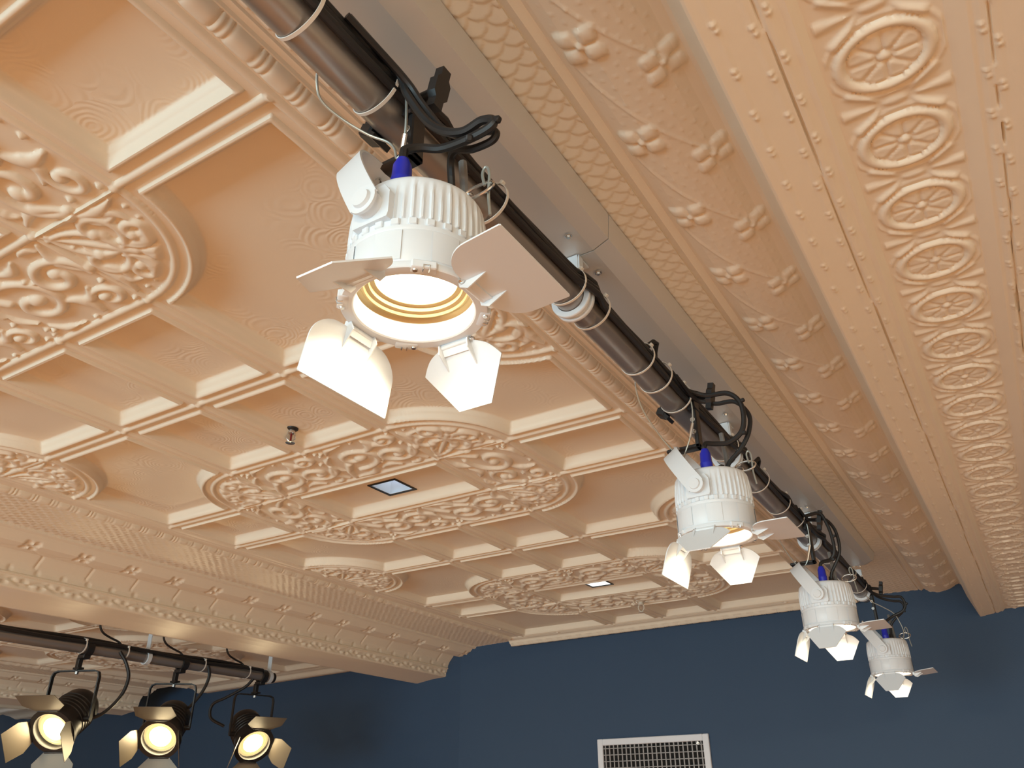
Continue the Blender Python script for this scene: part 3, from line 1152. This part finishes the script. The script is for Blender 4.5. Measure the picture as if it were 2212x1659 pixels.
# black clamps that hold the lights to the pipe
def build_clamp(tau, dz, hh):
    """origin on the pipe axis; foot reaches to the top of a yoke tilted by tau"""
    t = root('pipe_clamp', (0, 0, 0), 'x', 'clamp', 'black pipe clamps of the white lights')
    m = MB()
    P = [(.0355 * math.cos(a), 0, .0355 * math.sin(a)) for a in np.linspace(R_(-35), R_(230), 22)]
    m.tube(P, .004, flat=(.034, .0085), up=(0, 1, 0))
    m.box((.036, 0, .004), (.014, .036, .044), None, bev=.003)
    m.box((-.030, -.002, -.024), (.024, .032, .020), Matrix.Rotation(R_(28), 4, 'Y'), bev=.003)
    m.build('jaw', M_BLACK, t)
    yx = LX - PX - math.sin(tau) * (hh - .004)
    yz = dz + .090 + math.cos(tau) * (hh - .004)
    m = MB()
    m.box((.038, 0, (-.018 + yz + .004) / 2), (.010, .026, abs(-.018 - yz - .004)), None, bev=.002)
    x0, x1 = min(yx - .016, .0), .043
    m.box(((x0 + x1) / 2, 0, yz + .0085), (x1 - x0, .026, .009), None, bev=.002)
    m.build('drop_arm', M_BLACK, t)
    for z in (-.045, -.075):
        screw_mb((.034, -.0132, z), (0, -1, 0), .0042, .003).build('screw', M_STEEL, t)
    b = MB()
    b.cyl((yx, 0, yz - .014), (yx, 0, yz + .020), .0048, None, 10)
    b.cyl((yx, 0, yz - .016), (yx, 0, yz - .008), .0085, None, 6)
    b.build('yoke_bolt', M_STEEL, t)
    w = MB()
    w.cyl((.040, -.006, .012), (.074, -.010, .004), .0062, None, 12)
    M = Matrix.Translation((.081, -.011, .002)) @ Matrix.Rotation(R_(12), 4, 'Y') @ Matrix.Rotation(R_(90), 4, 'Y')
    w.prism([(-.031, -.008), (-.018, -.008), (-.011, -.0135), (.011, -.0135), (.018, -.008), (.031, -.008), (.031, .008), (.018, .008), (.011, .0135), (-.011, .0135), (-.018, .008), (-.031, .008)], .013, M)
    w.build('wing_knob', M_BLACK, t)
    return t


CL = ('black clamp gripping the pipe above the nearest white light', 'black clamp gripping the pipe above the second white light',
      'black clamp gripping the pipe above the third white light', 'black clamp near the pipe end above the farthest white light')
for k, (ly, lz, tau, ang, lab) in enumerate(L_DEF):
    c = build_clamp(R_(tau), lz - PZ, .165 if k == 0 else .140)
    c.location = (PX, ly, PZ + CZ)
    c['label'] = CL[k]


# cables of each light: blue plugged supply, black signal lead, steel safety wire
def wcable(name, parts, label, cat, group):
    """parts: (name, points, radius, material) ; the first is the thing itself"""
    base = parts[0][1][0]
    t = root(name, base, label, cat, group)
    for nm, pts, r, m in parts:
        P = [Vector(p) - Vector(base) for p in spline(pts, 7)] if len(pts) > 2 else [Vector(p) - Vector(base) for p in pts]
        MB().tube(P, r, 8).build(nm, m, t)
    return t


def plug(t, top, base, x, y, zb, r=.0122, h=.048):
    o = Vector((x, y, zb)) - Vector(base)
    M = Matrix.Translation(o)
    b = MB().lathe([(r * 1.02, 0), (r * 1.08, h * .28), (r * 1.08, h * .34), (r, h * .37), (r * .92, h * .80), (r * .70, h * .93), (r * .62, h)], 18, M)
    return b.build('plug', M_BLUE, t)


def stub(t, base, p, d=(1, 0, 0), s=.010):
    o = Vector(p) - Vector(base)
    x, y, z = frame(d)
    M = Matrix((x, y, z)).transposed().to_4x4()
    M.translation = o
    MB().box((0, 0, s * .5), (s * .8, s * .8, s * 1.3), M, bev=.0015).build('black_tie', M_RUBBER, t)


SUP = ('black supply cable with blue plug entering the nearest white light', 'black supply cable looping into the blue plug of the second white light',
       'black supply cable looping into the blue plug of the third white light', 'black supply cable looping out over the navy wall to the farthest light')
SIG = ('black signal cable bundled beside the nearest white light', 'black signal cable running with the loop above the second white light',
       'black signal cable running with the loop above the third white light', 'black signal cable running with the loop above the farthest white light')
sup_pts = [
    [(-.511, .45, .858), (-.500, .53, .836), (-.490, .545, .800), (-.466, .556, .752), (-.440, .558, .722), (-.412, .56, .708), (-.386, .56, .711), (-.370, .56, .703), (-.374, .56, .694),
     (-.405, .562, .694), (-.446, .565, .703), (-.470, .555, .708), (-.482, .541, .700), (-.483, .538, .690), (-.483, .538, .676)],
    [(-.512, 1.50, .850), (-.508, 1.57, .838), (-.490, 1.595, .832), (-.467, 1.60, .823), (-.424, 1.60, .817), (-.399, 1.60, .789), (-.396, 1.60, .746), (-.407, 1.60, .716), (-.435, 1.60, .700),
     (-.462, 1.592, .700), (-.478, 1.580, .700), (-.483, 1.574, .692), (-.483, 1.574, .680)],
    [(-.512, 2.55, .850), (-.515, 2.62, .836), (-.497, 2.64, .842), (-.460, 2.64, .842), (-.444, 2.64, .806), (-.436, 2.64, .759), (-.437, 2.64, .714), (-.452, 2.64, .690), (-.472, 2.626, .682), (-.482, 2.620, .674), (-.483, 2.620, .661)],
    [(-.512, 3.62, .850), (-.508, 3.70, .816), (-.480, 3.735, .798), (-.465, 3.74, .793), (-.421, 3.74, .783), (-.393, 3.74, .778), (-.383, 3.74, .747), (-.398, 3.74, .721), (-.437, 3.742, .706), (-.468, 3.730, .686), (-.482, 3.724, .672), (-.483, 3.724, .657)]]
plug_at = [(LX + .010, L[0] - .050, L[1] + .1335) for L in L_DEF]
sig_pts = [
    [(-.505, .44, .848), (-.492, .52, .826), (-.478, .545, .792), (-.452, .556, .745), (-.425, .560, .722), (-.398, .562, .716), (-.379, .563, .706), (-.385, .565, .697), (-.415, .568, .702), (-.446, .575, .722), (-.462, .588, .720), (-.468, .600, .690), (-.470, .604, .638)],
    [(-.505, 1.50, .842), (-.500, 1.58, .826), (-.478, 1.600, .818), (-.457, 1.608, .812), (-.417, 1.608, .806), (-.391, 1.608, .768), (-.397, 1.608, .727), (-.421, 1.610, .692), (-.448, 1.612, .670), (-.466, 1.616, .646), (-.470, 1.618, .641)],
    [(-.505, 2.55, .842), (-.500, 2.61, .830), (-.482, 2.646, .834), (-.452, 2.648, .830), (-.430, 2.648, .796), (-.424, 2.648, .752), (-.428, 2.648, .716), (-.446, 2.65, .684), (-.466, 2.655, .655), (-.470, 2.66, .622)],
    [(-.505, 3.62, .842), (-.497, 3.70, .806), (-.470, 3.742, .788), (-.430, 3.748, .774), (-.402, 3.748, .768), (-.393, 3.748, .745), (-.408, 3.748, .722), (-.440, 3.752, .700), (-.464, 3.758, .670), (-.470, 3.762, .618)]]
sig_pts = [[(x + .002, y + .013 if i else y, z - .004) for i, (x, y, z) in enumerate(P)] for P in sig_pts]
for k in range(4):
    t = wcable('power_cable', [('cord', sup_pts[k], .0056, M_RUBBER)], SUP[k], 'cable', 'supply cables of the white lights')
    base = sup_pts[k][0]
    plug(t, None, base, plug_at[k][0], plug_at[k][1], plug_at[k][2])
    s = sup_pts[k]
    stub(t, base, s[7 if k == 0 else 5 if k < 3 else 6], (1, -.1, -.5) if k == 0 else (1, 0, .3))
    stub(t, base, s[9] if k == 0 else s[7], (.5, -.6, -.6) if k == 0 else (1, 0, -.2))
    base = sig_pts[k][0]
    zt = L_DEF[k][1] + .136
    t = wcable('signal_cable', [('cord', sig_pts[k], .0050, M_RUBBER), ('sleeve', [(-.462, sig_pts[k][-1][1] + .012, zt + .105), (-.459, sig_pts[k][-1][1] + .014, zt + .05), (-.456, sig_pts[k][-1][1] + .014, zt)], .0056, M_SLEEVE)],
               SIG[k], 'cable', 'signal cables of the white lights')
    e = Vector(sig_pts[k][-1]) - Vector(base)
    MB().cyl(e + Vector((0, 0, -.002)), e + Vector((0, 0, .026)), .0105, .0070, 14).build('connector', M_BLACK, t)

SAF = ('thin steel safety wire hanging left of the pipe above the nearest white light', 'thin steel safety wire hanging left of the pipe above the second white light',
       'thin steel safety wire at the yoke of the third white light', 'thin steel safety wire slanting across the navy wall to the farthest light')
saf = [
    [(-.560, .47, .862), (-.582, .475, .842), (-.592, .486, .820), (-.594, .50, .806), (-.582, .525, .792), (-.560, .552, .776), (-.540, .568, .766), (-.530, .572, .752), (-.526, .574, .735), (-.516, .572, .742), (-.508, .566, .760), (-.503, .560, .785), (-.502, .556, .815)],
    [(-.562, 1.45, .862), (-.583, 1.46, .826), (-.588, 1.50, .780), (-.575, 1.56, .733), (-.558, 1.595, .702), (-.550, 1.612, .686), (-.535, 1.60, .700), (-.520, 1.598, .730), (-.510, 1.598, .764), (-.506, 1.596, .800), (-.507, 1.592, .826)],
    [(-.562, 2.52, .862), (-.583, 2.54, .820), (-.588, 2.57, .770), (-.578, 2.62, .725), (-.562, 2.65, .692), (-.545, 2.655, .680), (-.525, 2.652, .700), (-.508, 2.645, .745), (-.504, 2.64, .800), (-.507, 2.636, .826)],
    [(-.522, 3.70, .795), (-.507, 3.72, .770), (-.470, 3.738, .745), (-.435, 3.742, .716), (-.419, 3.745, .676), (-.414, 3.755, .640), (-.425, 3.775, .612), (-.431, 3.785, .602)]]
for k in range(4):
    t = wcable('safety_wire', [('wire_rope', saf[k], .0018, M_WIRE)], SAF[k], 'safety wire', 'safety wires of the white lights')
    base = saf[k][0]
    ly, lz = L_DEF[k][0], L_DEF[k][1]
    f0 = Vector(saf[k][-4]) - Vector(base)
    f1 = Vector(saf[k][-3]) - Vector(base)
    if k < 3: MB().cyl(f0, f1, .0036, None, 8).build('ferrule', M_STEEL, t)
    # carabiner and wire loop at the back edge of the housing
    e = Vector((LX + .064, ly + .012, lz + .150)) - Vector(base)
    cp = [e + Vector((.022 * math.cos(a) + .012, .004 * math.sin(a), .012 * math.sin(a))) for a in np.linspace(0, 2 * PI, 20, endpoint=False)]
    MB().tube(cp, .0022, 8, closed=True).build('carabiner', M_STEEL, t)
    lp = [e + Vector((.020, .002, .006)), e + Vector((.017, .002, .026)), e + Vector((.022, .002, .034)), e + Vector((.027, .002, .022)), e + Vector((.026, .002, -.012)), e + Vector((.030, .000, -.045))]
    MB().tube(spline(lp, 6), .0019, 7).build('wire_loop', M_WIRE, t)

# ------------------------------------------------------------------ second pipe with black stage lights, beyond the left beam
FX, FZ = -4.42, .795
t = root('lighting_pipe', (FX, -.6, FZ), 'dark pipe in the far left bay carrying three black stage lights', 'pipe')
MB().cyl((0, 0, 0), (0, 4.612, 0), .030, None, 28).build('pipe_tube', M_PIPE, t)
MB().cyl((0, 4.612, 0), (0, 4.627, 0), .033, None, 28).build('end_cap', M_BLACK, t)
for k, (ang, lab) in enumerate(((40, 'lower black cable along the far left pipe'), (75, 'upper black cable along the far left pipe'))):
    pts = []
    for y in np.arange(-.55, 3.94, .05):
        a = R_(ang + 7 * math.sin(y * 5 + k))
        o = .030 + .012 + .005 * math.sin(y * 7 + 2 * k)
        pts.append((FX + math.cos(a) * o, y, FZ + math.sin(a) * o + CZ))
    tag(MB().tube(pts, .011, 7).build('power_cable', M_RUBBER), lab, 'cable', 'cables along the far left pipe')
for k, (y, lab) in enumerate(((3.035, 'white strap hanger of the far left pipe, between its first two black lights'), (3.985, 'white strap hanger at the end of the far left pipe'))):
    h = root('pipe_hanger', (FX, y, FZ), lab, 'pipe hanger', 'hangers of the far left pipe')
    m = MB()
    m.box((0, 0, .118), (.034, .005, .170))
    m.build('strap', M_HANG, h)
    MB().lathe([(.0312, -.012), (.040, -.012), (.040, .012), (.0312, .012), (.0312, -.012)], 28, RY, cap=False).build('ring', M_HANG, h)
for k, (y, lab) in enumerate(((2.08, 'first white cable tie on the far left pipe'), (2.62, 'white cable tie by the nearest black light on the far left pipe'), (2.88, 'white cable tie past the nearest black light on the far left pipe'),
                              (3.42, 'white cable tie past the middle black light on the far left pipe'), (3.78, 'white cable tie before the farthest black light on the far left pipe'))):
    h = root('cable_tie', (FX, y, FZ), lab, 'cable tie', 'cable ties on the far left pipe')
    MB().tube(tie_ring(.030, .026), .002, closed=True, flat=(.007, .002), up=(0, 1, 0)).build('band', M_NYLON, h)
    MB().box((.045, 0, .036), (.012, .012, .012), None, bev=.002).build('head', M_NYLON, h)
for k, (y, lab) in enumerate(((2.80, 'loose black wire curling up above the nearest black light'), (3.22, 'loose black wire curling up above the middle black light'), (3.70, 'loose black wire curling up above the farthest black light'))):
    c = MB().tube([(p[0], p[1], p[2] + CZ) for p in spline([(FX + .02, y + .05, .835), (FX + .01, y + .03, .855), (FX, y - .02, .872), (FX, y - .07, .892), (FX, y - .095, .925), (FX, y - .085, .955), (FX, y - .09, .997)], 6)], .006, 7).build('loose_wire', M_RUBBER)
    tag(c, lab, 'wire', 'loose wires above the far left pipe')


def build_fresnel():
    """origin at the yoke pivot; the lamp points along -Y in its own frame"""
    t = root('black_stage_light', (0, 0, 0), 'x', 'stage light', 'black stage lights on the far left pipe')
    RB = Matrix.Rotation(PI / 2, 4, 'X')          # lathe z -> -Y
    b = MB().lathe([(.0, -.190), (.045, -.186), (.080, -.168), (.100, -.135), (.106, -.095), (.106, .060), (.112, .066), (.112, .100), (.104, .104)], 36, RB, cap=False)
    for k in range(5):
        z = -.080 + k * .024
        b.lathe([(.106, z), (.1095, z + .004), (.106, z + .008)], 36, RB, cap=False)
    b.build('housing', M_BLACK, t)
    b = MB().lathe([(.112, .098), (.126, .100), (.126, .120), (.100, .120), (.096, .110), (.096, .090)], 36, RB, cap=False)
    b.build('lens_frame', M_BLACK, t)
    MB().lathe([(.0, .098), (.035, .0965), (.062, .0925)], 36, RB, cap=False).build('lens', M_LAMP2, t)
    MB().lathe([(.062, .0925), (.066, .0890), (.070, .0915), (.078, .0860), (.082, .0885), (.090, .0830), (.097, .0815)], 36, RB, cap=False).build('lens_rim', M_AMBER, t)
    for k in range(4):
        a = k * PI / 2
        wide = k % 2 == 0
        w = .115 if wide else .085
        out = [(-.060, .0), (.060, .0), (w, .055), (w * .92, .150), (-w * .92, .150), (-w, .055)]
        # leaf hinged on the lens frame, opened outwards
        M = Matrix.Rotation(a, 4, 'Y') @ Matrix.Translation((0, -.121, .116)) @ Matrix.Rotation(R_(120 if wide else 156), 4, 'X')
        d = MB().prism([(x, y) for x, y in out], .0025).build('barn_door', M_FLAP, t, sharp=30)
        d.matrix_basis = M
        MB().cyl((-.055, 0, 0), (.055, 0, 0), .005, None, 10).build('hinge', M_BLACK, d)
    for s in (1, -1):
        MB().cyl((s * .104, 0, 0), (s * .138, 0, 0), .016, .014, 16).build('yoke_knob', M_BLACK, t)
    return t


def fresnel_yoke(t, width, height):
    """flat-bar yoke; stands upright whatever way the lamp is tipped"""
    w = width / 2
    P = [(w, 0, 0), (w, 0, height * .5), (w, 0, height - .030), (w - .008, 0, height - .008), (w - .030, 0, height), (0, 0, height),
         (-w + .030, 0, height), (-w + .008, 0, height - .008), (-w, 0, height - .030), (-w, 0, height * .5), (-w, 0, 0)]
    return MB().tube(P, .004, flat=(.024, .007), up=(0, 1, 0)).build('yoke', M_BLACK, t)


F_DEF = [  # y on the pipe, pan of the yoke (deg, 0 = facing -Y), tilt down, label
    (2.66, 26, 36, 164, 'nearest black stage light on the far left pipe, glaring at the picture corner'),
    (3.290, 36, 36, 162, 'middle black stage light on the far left pipe, glaring lens between dark flaps'),
    (3.930, 72, 36, 152, 'farthest black stage light, its round lens and flap shown against the navy wall')]
fpro = build_fresnel()
FCL = ('black clamp over the nearest black stage light', 'black clamp over the middle black stage light', 'black clamp over the farthest black stage light at the pipe end')
FREN = [fpro, copy_tree(fpro), copy_tree(fpro)]
for k, (fy, pan, tilt, flap, lab) in enumerate(F_DEF):
    o = FREN[k]
    doors = sorted((c for c in o.children if c.name.startswith('barn_door')), key=lambda c: c.name)
    for i, d in enumerate(doors):
        d.matrix_basis = Matrix.Rotation(i * PI / 2, 4, 'Y') @ Matrix.Translation((0, -.121, .116)) @ Matrix.Rotation(R_(120 if i % 2 == 0 else flap), 4, 'X')
    H = .245
    zb = FZ - .115 - H
    o.location = (FX - .045, fy, zb + CZ)
    o.rotation_euler = (0, 0, 0)
    o['label'] = lab
    Mx = Matrix.Rotation(R_(pan), 4, 'Z') @ Matrix.Rotation(R_(tilt), 4, 'X')
    for ch in o.children:
        ch.matrix_basis = Mx @ ch.matrix_basis
    yk = fresnel_yoke(o, .272, H)
    yk.matrix_basis = Matrix.Rotation(R_(pan), 4, 'Z')
    c = root('pipe_clamp', (FX, fy, FZ), FCL[k], 'clamp', 'black clamps on the far left pipe')
    m = MB()
    m.tube([(.039 * math.cos(a), 0, .039 * math.sin(a)) for a in np.linspace(R_(-60), R_(240), 20)], .004, flat=(.040, .010), up=(0, 1, 0))
    m.box((-.012, 0, -.044), (.060, .042, .022), None, bev=.003)
    m.build('jaw', M_BLACK, c)
    m = MB().box((-.045, 0, -.080), (.026, .026, .070), None, bev=.002)
    m.box((-.040, 0, -.103), (.052, .034, .010))
    m.build('drop_arm', M_BLACK, c)
    b = MB().cyl((-.045, 0, -.132), (-.045, 0, -.116), .010, None, 6)
    b.build('yoke_bolt', M_STEEL, c)
FCB = ([(FX + .03, 2.84, .80), (FX + .05, 2.88, .74), (FX + .07, 2.90, .66), (FX + .06, 2.88, .56), (FX + .02, 2.82, .47), (FX - .03, 2.74, .43)],
       [(FX + .03, 3.46, .80), (FX + .04, 3.47, .74), (FX + .02, 3.46, .66), (FX - .02, 3.43, .58), (FX - .06, 3.40, .53)],
       [(FX + .01, 3.85, .77), (FX - .05, 3.84, .72), (FX - .17, 3.80, .66), (FX - .27, 3.78, .62), (FX - .28, 3.79, .54), (FX - .22, 3.86, .49)])
for k, P in enumerate(FCB):
    c = MB().tube([(p[0], p[1], p[2] + CZ) for p in spline(P, 7)], .0095, 8).build('power_cable', M_RUBBER)
    tag(c, ('black cable drooping to the back of the nearest black light', 'black cable crossing the yoke of the middle black light', 'black cable bent wide left of the farthest black light')[k], 'cable', 'cables of the black stage lights')

# ------------------------------------------------------------------ wall vent, sprinklers, recessed lamps
WX0, WX1, WZ1, WZ0 = -2.335, -1.628, .366, -.02
wa = math.atan2(-.047, 1.0)
t = root('wall_vent', ((WX0 + WX1) / 2, wall_y((WX0 + WX1) / 2) - .001, (WZ0 + WZ1) / 2), 'white framed air vent grille low on the navy wall', 'vent')
t.rotation_euler = (0, 0, wa)
vw, vh, fr = (WX1 - WX0), (WZ1 - WZ0), .036
m = MB()
for s in (-1, 1):
    m.box((s * (vw / 2 - fr / 2), -.008, 0), (fr, .016, vh), None, bev=.003)
    m.box((0, -.008, s * (vh / 2 - fr / 2)), (vw - 2 * fr, .016, fr), None, bev=.003)
m.build('frame', M_VENTW, t)
m = MB()
iw, ih = vw - 2 * fr, vh - 2 * fr
for k in range(23):
    m.box((-iw / 2 + iw * (k + .5) / 23, -.004, 0), (.007, .006, ih))
m.build('upright_vanes', M_GRILLE, t)
m = MB()
nb = 9
for k in range(nb):
    m.box((0, -.009, -ih / 2 + ih * (k + .5) / nb), (iw, .005, .0045))
m.build('cross_bars', M_GRILLE, t)
MB().box((0, -.0005, 0), (iw, .001, ih)).build('duct_shade_sheet', M_DARK, t)  # thin black sheet painted in as the shade inside the duct
screw_mb((iw / 2 - .03, -.011, ih / 2 - .01), (0, -1, 0), .006, .004).build('screw', M_STEEL, t)


def sprinkler(loc, label, body, esc, s=1.0, bulb=True):
    t = root('fire_sprinkler', loc, label, 'sprinkler')
    MB().lathe([(.0, .0), (.020 * s, .0), (.019 * s, -.004 * s), (.012 * s, -.007 * s), (.0, -.007 * s)], 24, cap=False).build('escutcheon', esc, t)
    b = MB()
    b.lathe([(.010 * s, -.005 * s), (.0105 * s, -.012 * s), (.012 * s, -.013 * s), (.012 * s, -.018 * s), (.008 * s, -.020 * s)], 16)
    for q in (-1, 1):
        b.tube([(q * .008 * s, 0, -.017 * s), (q * .013 * s, 0, -.026 * s), (q * .012 * s, 0, -.036 * s), (q * .004 * s, 0, -.045 * s), (0, 0, -.047 * s)], .0024 * s, 7)
    b.build('frame', body, t)
    if bulb: MB().cyl((0, 0, -.020 * s), (0, 0, -.043 * s), .0036 * s, .0030 * s, 10).build('glass_bulb', M_OXBLOOD, t)
    d = MB().lathe([(.0, -.047 * s), (.015 * s, -.049 * s), (.015 * s, -.0505 * s), (.0, -.049 * s)], 18, cap=False)
    d.build('deflector', body, t)
    return t


o = sprinkler((-1.729, 1.524, 1.0245), 'chromed fire sprinkler with dark red bulb in a small coffer', M_CHROME, M_BLACK, .95)
o.rotation_euler = (0, 0, .7)
sprinkler((-1.722, 4.112, 1.0), 'cream painted fire sprinkler near the navy wall', M_CREAMPAINT, M_CREAMPAINT, 1.30, bulb=False)


def downlight(c, label, strength):
    t = root('recessed_lamp', (c[0], c[1], 1.025), label, 'recessed lamp', 'square recessed lamps in the ceiling medallions')
    h = .055
    m = MB()
    for s in (-1, 1):
        m.box((s * (h + .004), 0, -.0015), (.008, 2 * h + .016, .004))
        m.box((0, s * (h + .004), -.0015), (2 * h, .008, .004))
    m.build('trim_frame', M_BLACK, t)
    m = MB()
    g, d = .034, .075
    vs = [(-h, -h, 0), (h, -h, 0), (h, h, 0), (-h, h, 0), (-g, -g, d), (g, -g, d), (g, g, d), (-g, g, d)]
    m.add(vs, [(0, 1, 5, 4), (1, 2, 6, 5), (2, 3, 7, 6), (3, 0, 4, 7)])
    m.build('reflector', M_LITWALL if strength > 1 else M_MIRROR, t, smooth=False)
    m = MB()
    m.box((0, 0, d), (2 * g, 2 * g, .003))
    m.build('lamp_face', M_DAY2 if strength > 1 else M_DAY, t)
    return t


HOLES = [(-1.793, 2.078), (-1.793, 3.732)]
downlight(HOLES[0], 'square recessed lamp with bluish reflector in the nearer medallion', 1)
downlight(HOLES[1], 'square recessed lamp shining white in the medallion nearest the navy wall', 2)
